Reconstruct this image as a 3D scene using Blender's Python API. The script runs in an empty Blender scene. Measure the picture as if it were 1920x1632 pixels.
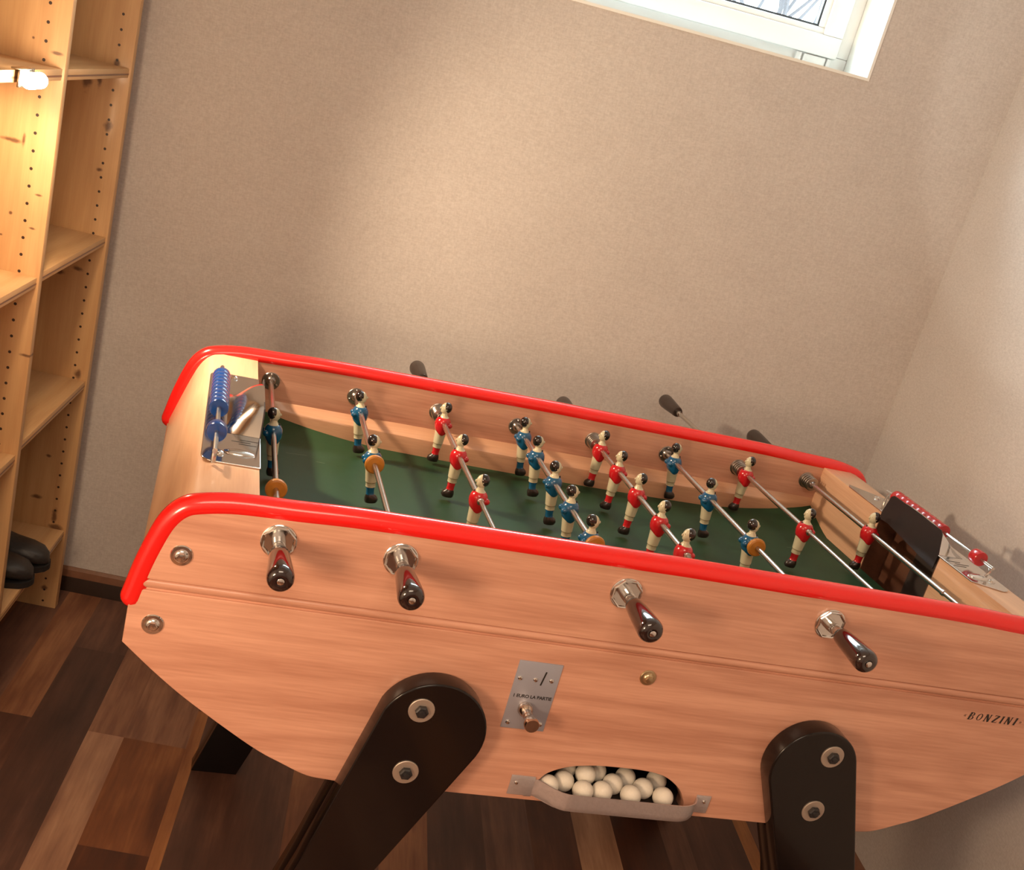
import bpy, bmesh, math, random
from mathutils import Vector, Matrix, Euler
random.seed(7)
S = 1.09            # measured units -> metres
TH = 0.13825754     # the table stands a little askew to the room
HF = 0.825          # rod axes above the floor, measured units
scn = bpy.context.scene
COL = scn.collection
ORG = {}            # origin of every object in measured units

# ------------------------------------------------------------------ materials
def lin(c):
    return tuple(((x/255)/12.92 if x/255 <= .04045 else ((x/255+.055)/1.055)**2.4) for x in c)
def newmat(name):
    m = bpy.data.materials.new(name); m.use_nodes = True
    nt = m.node_tree; b = nt.nodes['Principled BSDF']
    return m, nt, b
def L(nt, a, b): nt.links.new(a, b)
def simple(name, col, rough=.5, metal=0, coat=0, noise=0, bump=0, scale=200, spec=.5):
    m, nt, b = newmat(name)
    b.inputs['Base Color'].default_value = (*col, 1); b.inputs['Roughness'].default_value = rough
    b.inputs['Metallic'].default_value = metal; b.inputs['Coat Weight'].default_value = coat
    b.inputs['Coat Roughness'].default_value = .06
    b.inputs['Specular IOR Level'].default_value = spec
    if noise or bump:
        tc = nt.nodes.new('ShaderNodeTexCoord'); n = nt.nodes.new('ShaderNodeTexNoise')
        n.inputs['Scale'].default_value = scale; n.inputs['Detail'].default_value = 3
        L(nt, tc.outputs['Object'], n.inputs['Vector'])
        if noise:
            mx = nt.nodes.new('ShaderNodeMix'); mx.data_type = 'RGBA'
            mx.inputs[6].default_value = (*[c*(1-noise) for c in col], 1); mx.inputs[7].default_value = (*[min(1, c*(1+noise)) for c in col], 1)
            L(nt, n.outputs['Fac'], mx.inputs[0]); L(nt, mx.outputs[2], b.inputs['Base Color'])
        if bump:
            bp = nt.nodes.new('ShaderNodeBump'); bp.inputs['Strength'].default_value = bump; bp.inputs['Distance'].default_value = .002
            L(nt, n.outputs['Fac'], bp.inputs['Height']); L(nt, bp.outputs['Normal'], b.inputs['Normal'])
    return m
def math_(nt, op, a, b=None, c=None):
    n = nt.nodes.new('ShaderNodeMath'); n.operation = op
    for i, v in enumerate((a, b, c)):
        if v is None: continue
        if isinstance(v, (int, float)): n.inputs[i].default_value = v
        else: L(nt, v, n.inputs[i])
    return n.outputs[0]
def wood(name, dark, light, axis=0, rough=.35, coat=.3, fine=1.0, figure=.5, spots=(), holes=None, spotcol=(.10, .035, .015)):
    """dark/light = albedo pair; axis = grain axis; spots (axisA, axisZ, rx, rz); holes (x, z0, pitch, r)"""
    m, nt, b = newmat(name)
    tc = nt.nodes.new('ShaderNodeTexCoord')
    mp = nt.nodes.new('ShaderNodeMapping'); sc = [26, 26, 26]; sc[axis] = 1.6
    mp.inputs['Scale'].default_value = sc; L(nt, tc.outputs['Object'], mp.inputs['Vector'])
    n1 = nt.nodes.new('ShaderNodeTexNoise'); n1.inputs['Scale'].default_value = 1.1; n1.inputs['Detail'].default_value = 5; n1.inputs['Distortion'].default_value = .35
    L(nt, mp.outputs[0], n1.inputs['Vector'])
    mp2 = nt.nodes.new('ShaderNodeMapping'); s2 = [300, 300, 300]; s2[axis] = 14
    mp2.inputs['Scale'].default_value = s2; L(nt, tc.outputs['Object'], mp2.inputs['Vector'])
    n2 = nt.nodes.new('ShaderNodeTexNoise'); n2.inputs['Scale'].default_value = 1; n2.inputs['Detail'].default_value = 2
    L(nt, mp2.outputs[0], n2.inputs['Vector'])
    # broad cathedral figure
    mp3 = nt.nodes.new('ShaderNodeMapping'); s3 = [7, 7, 7]; s3[axis] = 1.1
    mp3.inputs['Scale'].default_value = s3; L(nt, tc.outputs['Object'], mp3.inputs['Vector'])
    n3 = nt.nodes.new('ShaderNodeTexNoise'); n3.inputs['Scale'].default_value = 1; n3.inputs['Detail'].default_value = 1
    L(nt, mp3.outputs[0], n3.inputs['Vector'])
    w = math_(nt, 'PINGPONG', math_(nt, 'MULTIPLY', n3.outputs['Fac'], 9.0), .5)
    v = math_(nt, 'ADD', math_(nt, 'MULTIPLY', n1.outputs['Fac'], 1.0), math_(nt, 'MULTIPLY', math_(nt, 'SUBTRACT', n2.outputs['Fac'], .5), .55*fine))
    v = math_(nt, 'ADD', v, math_(nt, 'MULTIPLY', math_(nt, 'SUBTRACT', w, .25), figure))
    r = nt.nodes.new('ShaderNodeValToRGB'); r.color_ramp.elements[0].position = .22; r.color_ramp.elements[1].position = .78
    r.color_ramp.elements[0].color = (*dark, 1); r.color_ramp.elements[1].color = (*light, 1)
    L(nt, v, r.inputs[0]); colout = r.outputs[0]
    if spots or holes:
        sx = nt.nodes.new('ShaderNodeSeparateXYZ'); L(nt, tc.outputs['Object'], sx.inputs[0])
        X, Z = sx.outputs[0], sx.outputs[2]
        nz = nt.nodes.new('ShaderNodeTexNoise'); nz.inputs['Scale'].default_value = 60; nz.inputs['Detail'].default_value = 3
        L(nt, tc.outputs['Object'], nz.inputs['Vector'])
        tot = None
        for (x, z, rx, rz) in spots:
            dx = math_(nt, 'DIVIDE', math_(nt, 'SUBTRACT', X, x*S), rx*S); dz = math_(nt, 'DIVIDE', math_(nt, 'SUBTRACT', Z, z*S), rz*S)
            d = math_(nt, 'SQRT', math_(nt, 'ADD', math_(nt, 'MULTIPLY', dx, dx), math_(nt, 'MULTIPLY', dz, dz)))
            d = math_(nt, 'ADD', d, math_(nt, 'MULTIPLY', math_(nt, 'SUBTRACT', nz.outputs['Fac'], .5), 1.6))
            k = nt.nodes.new('ShaderNodeMapRange'); k.interpolation_type = 'SMOOTHSTEP'
            k.inputs[1].default_value = 1.35; k.inputs[2].default_value = .35; L(nt, d, k.inputs[0])
            tot = k.outputs[0] if tot is None else math_(nt, 'MAXIMUM', tot, k.outputs[0])
        if tot is not None:
            mx = nt.nodes.new('ShaderNodeMix'); mx.data_type = 'RGBA'; L(nt, math_(nt, 'MULTIPLY', tot, .85), mx.inputs[0]); L(nt, colout, mx.inputs[6]); mx.inputs[7].default_value = (*spotcol, 1); colout = mx.outputs[2]
        if holes:
            hx, z0, pitch, rr = [q*S for q in holes]
            dx = math_(nt, 'SUBTRACT', X, hx)
            fz = math_(nt, 'SUBTRACT', math_(nt, 'FRACT', math_(nt, 'ADD', math_(nt, 'DIVIDE', math_(nt, 'SUBTRACT', Z, z0), pitch), 100.5)), .5)
            dz = math_(nt, 'MULTIPLY', fz, pitch)
            d = math_(nt, 'SQRT', math_(nt, 'ADD', math_(nt, 'MULTIPLY', dx, dx), math_(nt, 'MULTIPLY', dz, dz)))
            lt = math_(nt, 'LESS_THAN', d, rr)
            mx = nt.nodes.new('ShaderNodeMix'); mx.data_type = 'RGBA'; L(nt, lt, mx.inputs[0]); L(nt, colout, mx.inputs[6]); mx.inputs[7].default_value = (.03, .012, .006, 1); colout = mx.outputs[2]
    L(nt, colout, b.inputs['Base Color'])
    b.inputs['Roughness'].default_value = rough; b.inputs['Coat Weight'].default_value = coat; b.inputs['Coat Roughness'].default_value = .12
    return m

beech = wood('beech_side', (.50, .235, .155), (.70, .37, .255), 0, .32, .35, 1.0, .45)
beech_end = wood('beech_end', (.58, .32, .19), (.76, .47, .29), 1, .32, .3, .8, .3)
beech_in = wood('beech_inner', (.50, .26, .155), (.66, .37, .22), 0, .38, .2, .8, .35)
goal_wood = wood('goal_brown_wood', (.09, .035, .02), (.16, .065, .035), 1, .35, .2)
red = simple('red_plastic', (.80, .012, .010), .22, 0, .5)
black_lac = simple('black_lacquer', (.006, .004, .004), .18, 0, .25, spec=.35)
black_gloss = simple('black_handle', (.014, .006, .006), .10, 0, 1.0)
black_dull = simple('black_bolt', (.03, .028, .03), .35, .3)
handle_grey = simple('dark_brown_handle', (.035, .022, .018), .38, 0, .1)
chrome = simple('chrome', (.72, .70, .68), .13, 1)
steel = simple('brushed_steel', (.55, .53, .50), .24, 1, noise=.06, scale=400)
steel_dk = simple('worn_steel', (.34, .30, .27), .28, 1)
plate_m = simple('satin_plate', (.44, .46, .55), .38, .55, noise=.04, scale=30)
alu = simple('cast_aluminium', (.62, .58, .60), .38, .7, noise=.10, bump=.25, scale=180)
brass = simple('pale_brass', (.60, .48, .30), .28, 1)
washer_m = simple('washer_steel', (.50, .42, .36), .45, .7)
green = simple('green_lino', (.018, .052, .022), .5, 0, 0, noise=.12, scale=60, spec=.22)
orange = simple('orange_rubber', (.42, .16, .015), .45, noise=.15, scale=120)
blue_pl = simple('blue_plastic', (.001, .045, .22), .18, 0, .5)
redbead = simple('red_bead', (.42, .008, .012), .22, 0, .5)
ball_m = simple('cork_white_ball', (.80, .75, .66), .6, noise=.05, bump=.15, scale=500)
p_blue = simple('shirt_blue_paint', (.006, .085, .19), .22, 0, .5)
p_red = simple('shirt_red_paint', (.50, .008, .014), .20, 0, .5)
p_cream = simple('cream_paint', (.56, .50, .34), .3, 0, .3)
p_hair = simple('hair_paint', (.012, .007, .006), .16, 0, .6)
p_shoe = simple('boot_paint', (.018, .010, .008), .30, 0, .3)
p_line = simple('knee_line_paint', (.20, .14, .05), .4)
ink = simple('black_ink', (.02, .016, .014), .5)
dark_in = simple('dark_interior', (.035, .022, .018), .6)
hood_dk = simple('hood_inside_shade', (.055, .048, .052), .28, .6)  # dark tone painted for the shaded inside of the hood
frame_w = simple('white_window_plastic', (.80, .80, .78), .35)
reveal_w = simple('white_plaster_reveal', (.86, .86, .82), .8)
gasket = simple('grey_gasket', (.05, .06, .07), .6)
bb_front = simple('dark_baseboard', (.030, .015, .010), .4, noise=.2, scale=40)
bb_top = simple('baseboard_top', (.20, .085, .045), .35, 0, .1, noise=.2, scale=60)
shoe_m = simple('dark_leather', (.022, .018, .017), .42, noise=.25, bump=.3, scale=120)
sole_m = simple('rubber_sole', (.012, .010, .010), .6)
bark = simple('bare_bark', (.20, .19, .20), .9)
snow = simple('pale_ground', (.7, .72, .75), .9, noise=.1, scale=3)

def wall_mat():
    m, nt, b = newmat('woven_wallpaper')
    tc = nt.nodes.new('ShaderNodeTexCoord')
    def nz(scale, s3, det=4):
        mp = nt.nodes.new('ShaderNodeMapping'); mp.inputs['Scale'].default_value = s3; L(nt, tc.outputs['Object'], mp.inputs['Vector'])
        n = nt.nodes.new('ShaderNodeTexNoise'); n.inputs['Scale'].default_value = scale; n.inputs['Detail'].default_value = det; L(nt, mp.outputs[0], n.inputs['Vector']); return n.outputs['Fac']
    h = nz(95, (1, 1, 3.2)); v = nz(110, (3.0, 3.0, 1)); c = nz(6, (1, 1, 1.6), 3)
    s = math_(nt, 'ADD', math_(nt, 'MULTIPLY', h, .45), math_(nt, 'ADD', math_(nt, 'MULTIPLY', v, .4), math_(nt, 'MULTIPLY', c, .15)))
    r = nt.nodes.new('ShaderNodeValToRGB'); r.color_ramp.elements[0].position = .36; r.color_ramp.elements[1].position = .64
    r.color_ramp.elements[0].color = (.50, .45, .42, 1); r.color_ramp.elements[1].color = (.62, .57, .535, 1)
    L(nt, s, r.inputs[0]); L(nt, r.outputs[0], b.inputs['Base Color']); b.inputs['Roughness'].default_value = .75
    bp = nt.nodes.new('ShaderNodeBump'); bp.inputs['Strength'].default_value = .15; bp.inputs['Distance'].default_value = .001
    L(nt, s, bp.inputs['Height']); L(nt, bp.outputs['Normal'], b.inputs['Normal'])
    return m
wallm = wall_mat()
ceilm = simple('white_ceiling', (.74, .72, .68), .8, noise=.02, scale=20)

def floor_mat():
    m, nt, b = newmat('mixed_plank_floor')
    at = nt.nodes.new('ShaderNodeAttribute'); at.attribute_name = 'plank'
    tc = nt.nodes.new('ShaderNodeTexCoord')
    ofs = nt.nodes.new('ShaderNodeVectorMath'); ofs.operation = 'SCALE'; L(nt, at.outputs['Color'], ofs.inputs[0]); ofs.inputs['Scale'].default_value = 37
    ad = nt.nodes.new('ShaderNodeVectorMath'); ad.operation = 'ADD'; L(nt, tc.outputs['Object'], ad.inputs[0]); L(nt, ofs.outputs[0], ad.inputs[1])
    def nz(s3, det):
        mp = nt.nodes.new('ShaderNodeMapping'); mp.inputs['Scale'].default_value = s3; L(nt, ad.outputs[0], mp.inputs['Vector'])
        n = nt.nodes.new('ShaderNodeTexNoise'); n.inputs['Scale'].default_value = 1; n.inputs['Detail'].default_value = det; L(nt, mp.outputs[0], n.inputs['Vector']); return n.outputs['Fac']
    a = nz((34, 3.2, 1), 5); c = nz((9, 4.5, 1), 4); f = nz((160, 12, 1), 2)
    sp = nt.nodes.new('ShaderNodeSeparateColor'); L(nt, at.outputs['Color'], sp.inputs[0])
    t = math_(nt, 'ADD', sp.outputs[0], math_(nt, 'MULTIPLY', math_(nt, 'SUBTRACT', a, .5), .55))
    t = math_(nt, 'ADD', t, math_(nt, 'MULTIPLY', math_(nt, 'SUBTRACT', c, .5), .45))
    t = math_(nt, 'ADD', t, math_(nt, 'MULTIPLY', math_(nt, 'SUBTRACT', f, .5), .22))
    r = nt.nodes.new('ShaderNodeValToRGB'); cr = r.color_ramp
    cr.elements[0].position = 0; cr.elements[0].color = (.040, .018, .013, 1)
    cr.elements[1].position = 1; cr.elements[1].color = (.58, .34, .21, 1)
    for p_, c_ in ((.3, (.10, .044, .030, 1)), (.55, (.21, .098, .062, 1)), (.78, (.38, .20, .12, 1))):
        e = cr.elements.new(p_); e.color = c_
    L(nt, t, r.inputs[0])
    hs = nt.nodes.new('ShaderNodeHueSaturation'); L(nt, r.outputs[0], hs.inputs['Color']); L(nt, math_(nt, 'ADD', .98, math_(nt, 'MULTIPLY', sp.outputs[1], .35)), hs.inputs['Saturation'])
    L(nt, hs.outputs[0], b.inputs['Base Color']); b.inputs['Roughness'].default_value = .42
    return m
floorm = floor_mat()

def glass_mat():
    m = bpy.data.materials.new('window_glass'); m.use_nodes = True; nt = m.node_tree; nt.nodes.clear()
    o = nt.nodes.new('ShaderNodeOutputMaterial'); t = nt.nodes.new('ShaderNodeBsdfTransparent'); g = nt.nodes.new('ShaderNodeBsdfGlossy'); g.inputs['Roughness'].default_value = .02
    t.inputs[0].default_value = (.93, .97, .97, 1); mx = nt.nodes.new('ShaderNodeMixShader'); mx.inputs[0].default_value = .06
    L(nt, t.outputs[0], mx.inputs[1]); L(nt, g.outputs[0], mx.inputs[2]); L(nt, mx.outputs[0], o.inputs[0]); return m
glassm = glass_mat()
def emit(name, col, st):
    m = bpy.data.materials.new(name); m.use_nodes = True; nt = m.node_tree; nt.nodes.clear()
    o = nt.nodes.new('ShaderNodeOutputMaterial'); e = nt.nodes.new('ShaderNodeEmission'); e.inputs[0].default_value = (*col, 1); e.inputs[1].default_value = st
    L(nt, e.outputs[0], o.inputs[0]); return m
lampm = emit('lamp_glow', (1, .82, .55), 60)

# ------------------------------------------------------------------ mesh helpers
class MB:
    def __init__(s): s.bm = bmesh.new()
    def _tag(s, faces, mi):
        for f in faces: f.material_index = mi
    def box(s, a, b, mi=0, bev=0):
        xs, ys, zs = sorted((a[0], b[0])), sorted((a[1], b[1])), sorted((a[2], b[2]))
        v = [s.bm.verts.new((xs[i], ys[j], zs[k])) for i in (0, 1) for j in (0, 1) for k in (0, 1)]
        q = [(0, 1, 3, 2), (4, 6, 7, 5), (0, 4, 5, 1), (2, 3, 7, 6), (0, 2, 6, 4), (1, 5, 7, 3)]
        fs = [s.bm.faces.new([v[i] for i in t]) for t in q]; s._tag(fs, mi)
        if bev:
            es = {e for f in fs for e in f.edges}
            r = bmesh.ops.bevel(s.bm, geom=list(es), offset=bev, segments=2, profile=.5, affect='EDGES'); s._tag(r['faces'], mi)
        return s
    def lathe(s, o, d, prof, mi=0, seg=24, squash=None):
        o, d = Vector(o), Vector(d).normalized()
        u = d.orthogonal().normalized() if abs(d.y) < .99 else Vector((1, 0, 0)); w = d.cross(u)
        rings = []
        for t, r in prof:
            c = o+d*t
            if r < 1e-6: rings.append([s.bm.verts.new(c)])
            else: rings.append([s.bm.verts.new(c+(u*math.cos(2*math.pi*k/seg)+w*math.sin(2*math.pi*k/seg))*r) for k in range(seg)])
        for a, b in zip(rings, rings[1:]):
            for k in range(seg):
                k2 = (k+1) % seg
                if len(a) == 1 and len(b) == 1: continue
                if len(a) == 1: f = [a[0], b[k2], b[k]]
                elif len(b) == 1: f = [a[k], a[k2], b[0]]
                else: f = [a[k], a[k2], b[k2], b[k]]
                s.bm.faces.new(f).material_index = mi
        for rg, rev in ((rings[0], True), (rings[-1], False)):
            if len(rg) > 1: s.bm.faces.new(rg[::-1] if rev else rg).material_index = mi
        return s
    def tube(s, pts, r, mi=0, seg=12, rads=None, cap=True):
        pts = [Vector(p) for p in pts]; rings = []; up = None
        for i, p in enumerate(pts):
            d = (pts[min(i+1, len(pts)-1)]-pts[max(i-1, 0)]).normalized()
            if up is None: up = d.orthogonal().normalized()
            up = (up-d*up.dot(d)).normalized(); w = d.cross(up); rr = rads[i] if rads else r
            rings.append([s.bm.verts.new(p+(up*math.cos(2*math.pi*k/seg)+w*math.sin(2*math.pi*k/seg))*rr) for k in range(seg)])
        for a, b in zip(rings, rings[1:]):
            for k in range(seg): s.bm.faces.new([a[k], a[(k+1) % seg], b[(k+1) % seg], b[k]]).material_index = mi
        if cap:
            s.bm.faces.new(rings[0][::-1]).material_index = mi; s.bm.faces.new(rings[-1]).material_index = mi
        return s
    def ell(s, c, r, mi=0, seg=20, rings=12, fn=None):
        c = Vector(c); rows = []
        for i in range(rings+1):
            ph = math.pi*i/rings
            if i in (0, rings): rows.append([s.bm.verts.new(c+Vector((0, 0, r[2]*math.cos(ph))))])
            else: rows.append([s.bm.verts.new(c+Vector((r[0]*math.sin(ph)*math.cos(2*math.pi*k/seg), r[1]*math.sin(ph)*math.sin(2*math.pi*k/seg), r[2]*math.cos(ph)))) for k in range(seg)])
        for a, b in zip(rows, rows[1:]):
            for k in range(seg):
                k2 = (k+1) % seg
                f = [a[0], b[k], b[k2]] if len(a) == 1 else ([a[k], b[0], a[k2]] if len(b) == 1 else [a[k], b[k], b[k2], a[k2]])
                fc = s.bm.faces.new(f); fc.material_index = fn(fc.calc_center_median()-c) if fn else mi
        return s
    def prism(s, poly, axis, a, b, mi=0):
        """poly in the two other axes (cyclic order x,y,z minus axis)"""
        def P(p, t):
            if axis == 0: return (t, p[0], p[1])
            if axis == 1: return (p[0], t, p[1])
            return (p[0], p[1], t)
        A = [s.bm.verts.new(P(p, a)) for p in poly]; B = [s.bm.verts.new(P(p, b)) for p in poly]; n = len(poly)
        fs = [s.bm.faces.new(A), s.bm.faces.new(B[::-1])]
        for i in range(n): fs.append(s.bm.faces.new([A[i], B[i], B[(i+1) % n], A[(i+1) % n]]))
        s._tag(fs, mi); return s
    def quad(s, pts, mi=0):
        s.bm.faces.new([s.bm.verts.new(p) for p in pts]).material_index = mi; return s
    def addmesh(s, me, mat, mi=0):
        n0 = len(s.bm.faces); me.transform(mat); s.bm.from_mesh(me); s.bm.faces.ensure_lookup_table()
        for f in s.bm.faces[n0:]: f.material_index = mi
        return s
    def build(s, name, mats, parent=None, org=None, smooth=30, fixn=True):
        if org is None: org = ORG[parent] if parent is not None else (0, 0, 0)
        org = Vector(org)
        if fixn: bmesh.ops.recalc_face_normals(s.bm, faces=s.bm.faces)
        for v in s.bm.verts: v.co = (v.co-org)*S
        me = bpy.data.meshes.new(name); s.bm.to_mesh(me); s.bm.free()
        for m in (mats if isinstance(mats, (list, tuple)) else [mats]): me.materials.append(m)
        if smooth:
            me.shade_smooth(); me.set_sharp_from_angle(angle=math.radians(smooth))
        o = bpy.data.objects.new(name, me); COL.objects.link(o); place(o, parent, org); return o
def place(o, parent, org):
    ORG[o] = Vector(org)
    if parent is not None:
        o.parent = parent; o.location = (Vector(org)-ORG[parent])*S
    else: o.location = Vector(org)*S
def clone(o, parent, org):
    c = o.copy(); COL.objects.link(c); c.parent = parent; place(c, parent, org); return c
def empty(name, org):
    o = bpy.data.objects.new(name, None); COL.objects.link(o); o.empty_display_size = .05; place(o, None, org); return o
def tag(o, label=None, cat=None, group=None, kind=None):
    for k, v in (('label', label), ('category', cat), ('group', group), ('kind', kind)):
        if v: o[k] = v
    return o
def curve_mesh(cu):
    o = bpy.data.objects.new('tmp', cu); COL.objects.link(o)
    dg = bpy.context.evaluated_depsgraph_get(); dg.update()
    me = bpy.data.meshes.new_from_object(o.evaluated_get(dg)); bpy.data.objects.remove(o); return me
def plate2d(loops, thick, bev=0, res=1):
    cu = bpy.data.curves.new('t', 'CURVE'); cu.dimensions = '2D'; cu.fill_mode = 'BOTH'
    cu.extrude = thick/2-bev; cu.bevel_depth = bev; cu.bevel_resolution = res; cu.offset = -bev
    for lp in loops:
        sp = cu.splines.new('POLY'); sp.points.add(len(lp)-1)
        for i, p_ in enumerate(lp): sp.points[i].co = (p_[0], p_[1], 0, 1)
        sp.use_cyclic_u = True
    return curve_mesh(cu)
XZ = lambda yc: Matrix.Translation((0, yc, 0)) @ Matrix.Rotation(math.pi/2, 4, 'X')
def text_mesh(txt, size, depth=.0003, shear=0, offset=0, spacing=1, align='LEFT'):
    cu = bpy.data.curves.new('t', 'FONT'); cu.body = txt; cu.size = size; cu.extrude = depth; cu.shear = shear; cu.offset = offset; cu.space_character = spacing; cu.align_x = align
    return curve_mesh(cu)
def catmull(pts, n=8):
    out = []; P = [Vector(p) for p in pts]; P = [P[0]*2-P[1]]+P+[P[-1]*2-P[-2]]
    for i in range(1, len(P)-2):
        for k in range(n):
            t = k/n; a, b, c, d = P[i-1], P[i], P[i+1], P[i+2]
            out.append(.5*((2*b)+(c-a)*t+(2*a-5*b+4*c-d)*t*t+(3*b-a-3*c+d)*t**3))
    out.append(P[-2]); return out

# ------------------------------------------------------------------ ROOM (room frame, measured units)
XL, XR, YB, YF, ZC = -.86, 1.312, 1.2717, -2.35, 2.16
WX0, WX1, WZ0, WZ1, WY = -.10, .99, 1.593, 2.06, 1.422
def struct(name, mb, mats, smooth=30, org=None): return tag(mb.build(name, mats, None, org or (0, 0, 0), smooth), kind='structure')
# back wall with the window opening
m = MB(); T = YB+.30
m.box((XL-.1, YB, -.05), (WX0, T, ZC+.1)); m.box((WX1, YB, -.05), (XR+.1, T, ZC+.1)); m.box((WX0, YB, -.05), (WX1, T, WZ0-.006)); m.box((WX0, YB, WZ1), (WX1, T, ZC+.1))
struct('wall_back', m, wallm, 0)
struct('wall_right', MB().box((XR, YF-.1, -.05), (XR+.1, YB, ZC+.1)), wallm, 0)
struct('wall_left', MB().box((XL-.1, YF-.1, -.05), (XL, YB, ZC+.1)), wallm, 0)
struct('wall_front', MB().box((XL, YF-.1, -.05), (XR, YF, ZC+.1)), wallm, 0)
struct('ceiling', MB().box((XL, YF, ZC), (XR, YB, ZC+.1)), ceilm, 0)
# plank floor: every plank its own face with its own tone
bm = bmesh.new(); fl = bm.loops.layers.float_color.new('plank')
xs = [-.86, -.78, -.70, -.60, -.508, -.43, -.315, -.243, -.118, -.095, .105, .20, .29, .384, .50, .60, .70, .79, .90, .96, 1.09, 1.125, 1.22, 1.312]
base = {-.508: .62, -.43: .28, -.315: .80, -.243: .52, -.118: .72, -.095: .26, .105: .60, .20: .44, .29: .62, .384: .27, .50: .47, .60: .33, .70: .80, .79: .12, .90: .42, .96: .24, 1.09: .72, 1.125: .35}
brk = {-.508: [(.73, .33), (1.30, .60)], -.43: [(1.02, .22), (1.30, .38)], -.315: [(.72, .74), (1.30, .66)], -.243: [(.394, .18), (.72, .50), (1.30, .62)], -.118: [(.86, .72), (1.30, .4)]}
for i in range(len(xs)-1):
    x0, x1 = xs[i], xs[i+1]; y = YF; yy = [YF]; tones = []
    b0 = base.get(x0, random.uniform(.2, .6))
    while y < .05: y += random.uniform(.35, .9); y = min(y, .1); yy.append(y); tones.append(random.uniform(.15, .75))
    if x0 in brk:
        for (q, t_) in brk[x0]: yy.append(min(q, YB)); tones.append(t_)
    else: yy.append(YB); tones.append(b0)
    for (a, b_, t_) in zip(yy, yy[1:], tones):
        vs = [bm.verts.new((x0*S, a*S, 0)), bm.verts.new((x1*S, a*S, 0)), bm.verts.new((x1*S, b_*S, 0)), bm.verts.new((x0*S, b_*S, 0))]
        f = bm.faces.new(vs); c_ = (t_, random.random(), random.random(), 1)
        for l_ in f.loops: l_[fl] = c_
me = bpy.data.meshes.new('floor'); bm.to_mesh(me); bm.free(); me.materials.append(floorm)
fo = bpy.data.objects.new('floor', me); COL.objects.link(fo); tag(fo, kind='structure')
# baseboards
for nm, a, b_, c_ in (('baseboard_back', (XL, YB-.013), (XR, YB), 0), ('baseboard_right', (XR-.013, YF), (XR, YB-.013), 1), ('baseboard_left', (XL, YF), (XL+.013, YB-.013), 1), ('baseboard_front', (XL+.013, YF), (XR-.013, YF+.013), 0)):
    m = MB()
    if c_ == 0:
        s_ = 1 if 'back' in nm else -1; y0 = YB if s_ > 0 else YF
        pf = [(y0, 0), (y0-s_*.013, 0), (y0-s_*.013, .040), (y0-s_*.009, .056), (y0-s_*.003, .062), (y0, .062)]
        m.prism(pf, 0, a[0], b_[0])
    else:
        s_ = 1 if 'right' in nm else -1; x0 = XR if s_ > 0 else XL
        pf = [(x0, 0), (x0-s_*.013, 0), (x0-s_*.013, .040), (x0-s_*.009, .058), (x0-s_*.003, .066), (x0, .066)]
        m.prism(pf, 1, a[1], b_[1])
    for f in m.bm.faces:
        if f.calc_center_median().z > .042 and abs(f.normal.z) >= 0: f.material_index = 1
    struct(nm, m, [bb_front, bb_top])
# window: white reveal lining, fixed frame, sash, glazing bead, hinge covers
win = empty('window_1', ((WX0+WX1)/2, WY, WZ0)); tag(win, kind='structure')
m = MB(); q = .006
m.box((WX0, YB-.0015, WZ0-q), (WX1, T, WZ0)); m.box((WX0, YB-.0015, WZ1-q), (WX1, T, WZ1-.0002)); m.box((WX0, YB-.0015, WZ0), (WX0+q, T, WZ1-q)); m.box((WX1-q, YB-.0015, WZ0), (WX1, T, WZ1-q))
m.build('reveal', reveal_w, win)
x0, x1, z0, z1 = WX0+q, WX1-q, WZ0, WZ1-q
m = MB()
def frame(m, x0, x1, z0, z1, w, ya, yb, bev=.003):
    m.box((x0, ya, z0), (x1, yb, z0+w), 0, bev); m.box((x0, ya, z1-w), (x1, yb, z1), 0, bev); m.box((x0, ya, z0+w), (x0+w, yb, z1-w), 0, bev); m.box((x1-w, ya, z0+w), (x1, yb, z1-w), 0, bev)
frame(m, x0, x1, z0, z1, .036, WY, WY+.055)
m.build('window_frame', frame_w, win)
m = MB(); g = .004
sx0, sx1, sz0, sz1 = x0+.030, x1-.030, z0+.030, z1-.030
frame(m, sx0, sx1, sz0, sz1, .045, WY-.012, WY+.03, .003)
frame(m, sx0+.043, sx1-.043, sz0+.043, sz1-.043, .016, WY-.004, WY+.02, .003)
sash = m.build('sash', frame_w, win)
m = MB(); gx0, gx1, gz0, gz1 = sx0+.057, sx1-.057, sz0+.057, sz1-.057
frame(m, gx0, gx1, gz0, gz1, .0065, WY+.002, WY+.018, 0)
m.build('gasket', gasket, sash)
MB().box((gx0+.001, WY+.010, gz0+.001), (gx1-.001, WY+.014, gz1-.001)).build('pane', glassm, sash, None, 0)
m = MB(); m.box((.862, WY-.008, z0+.001), (.876, WY+.004, z0+.029), 0, .002); m.box((.880, WY-.010, z0+.001), (.932, WY+.004, z0+.028), 0, .002); m.box((.936, WY-.008, z0+.001), (.946, WY+.004, z0+.029), 0, .002)
m.build('hinge_cover', frame_w, win)
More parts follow.
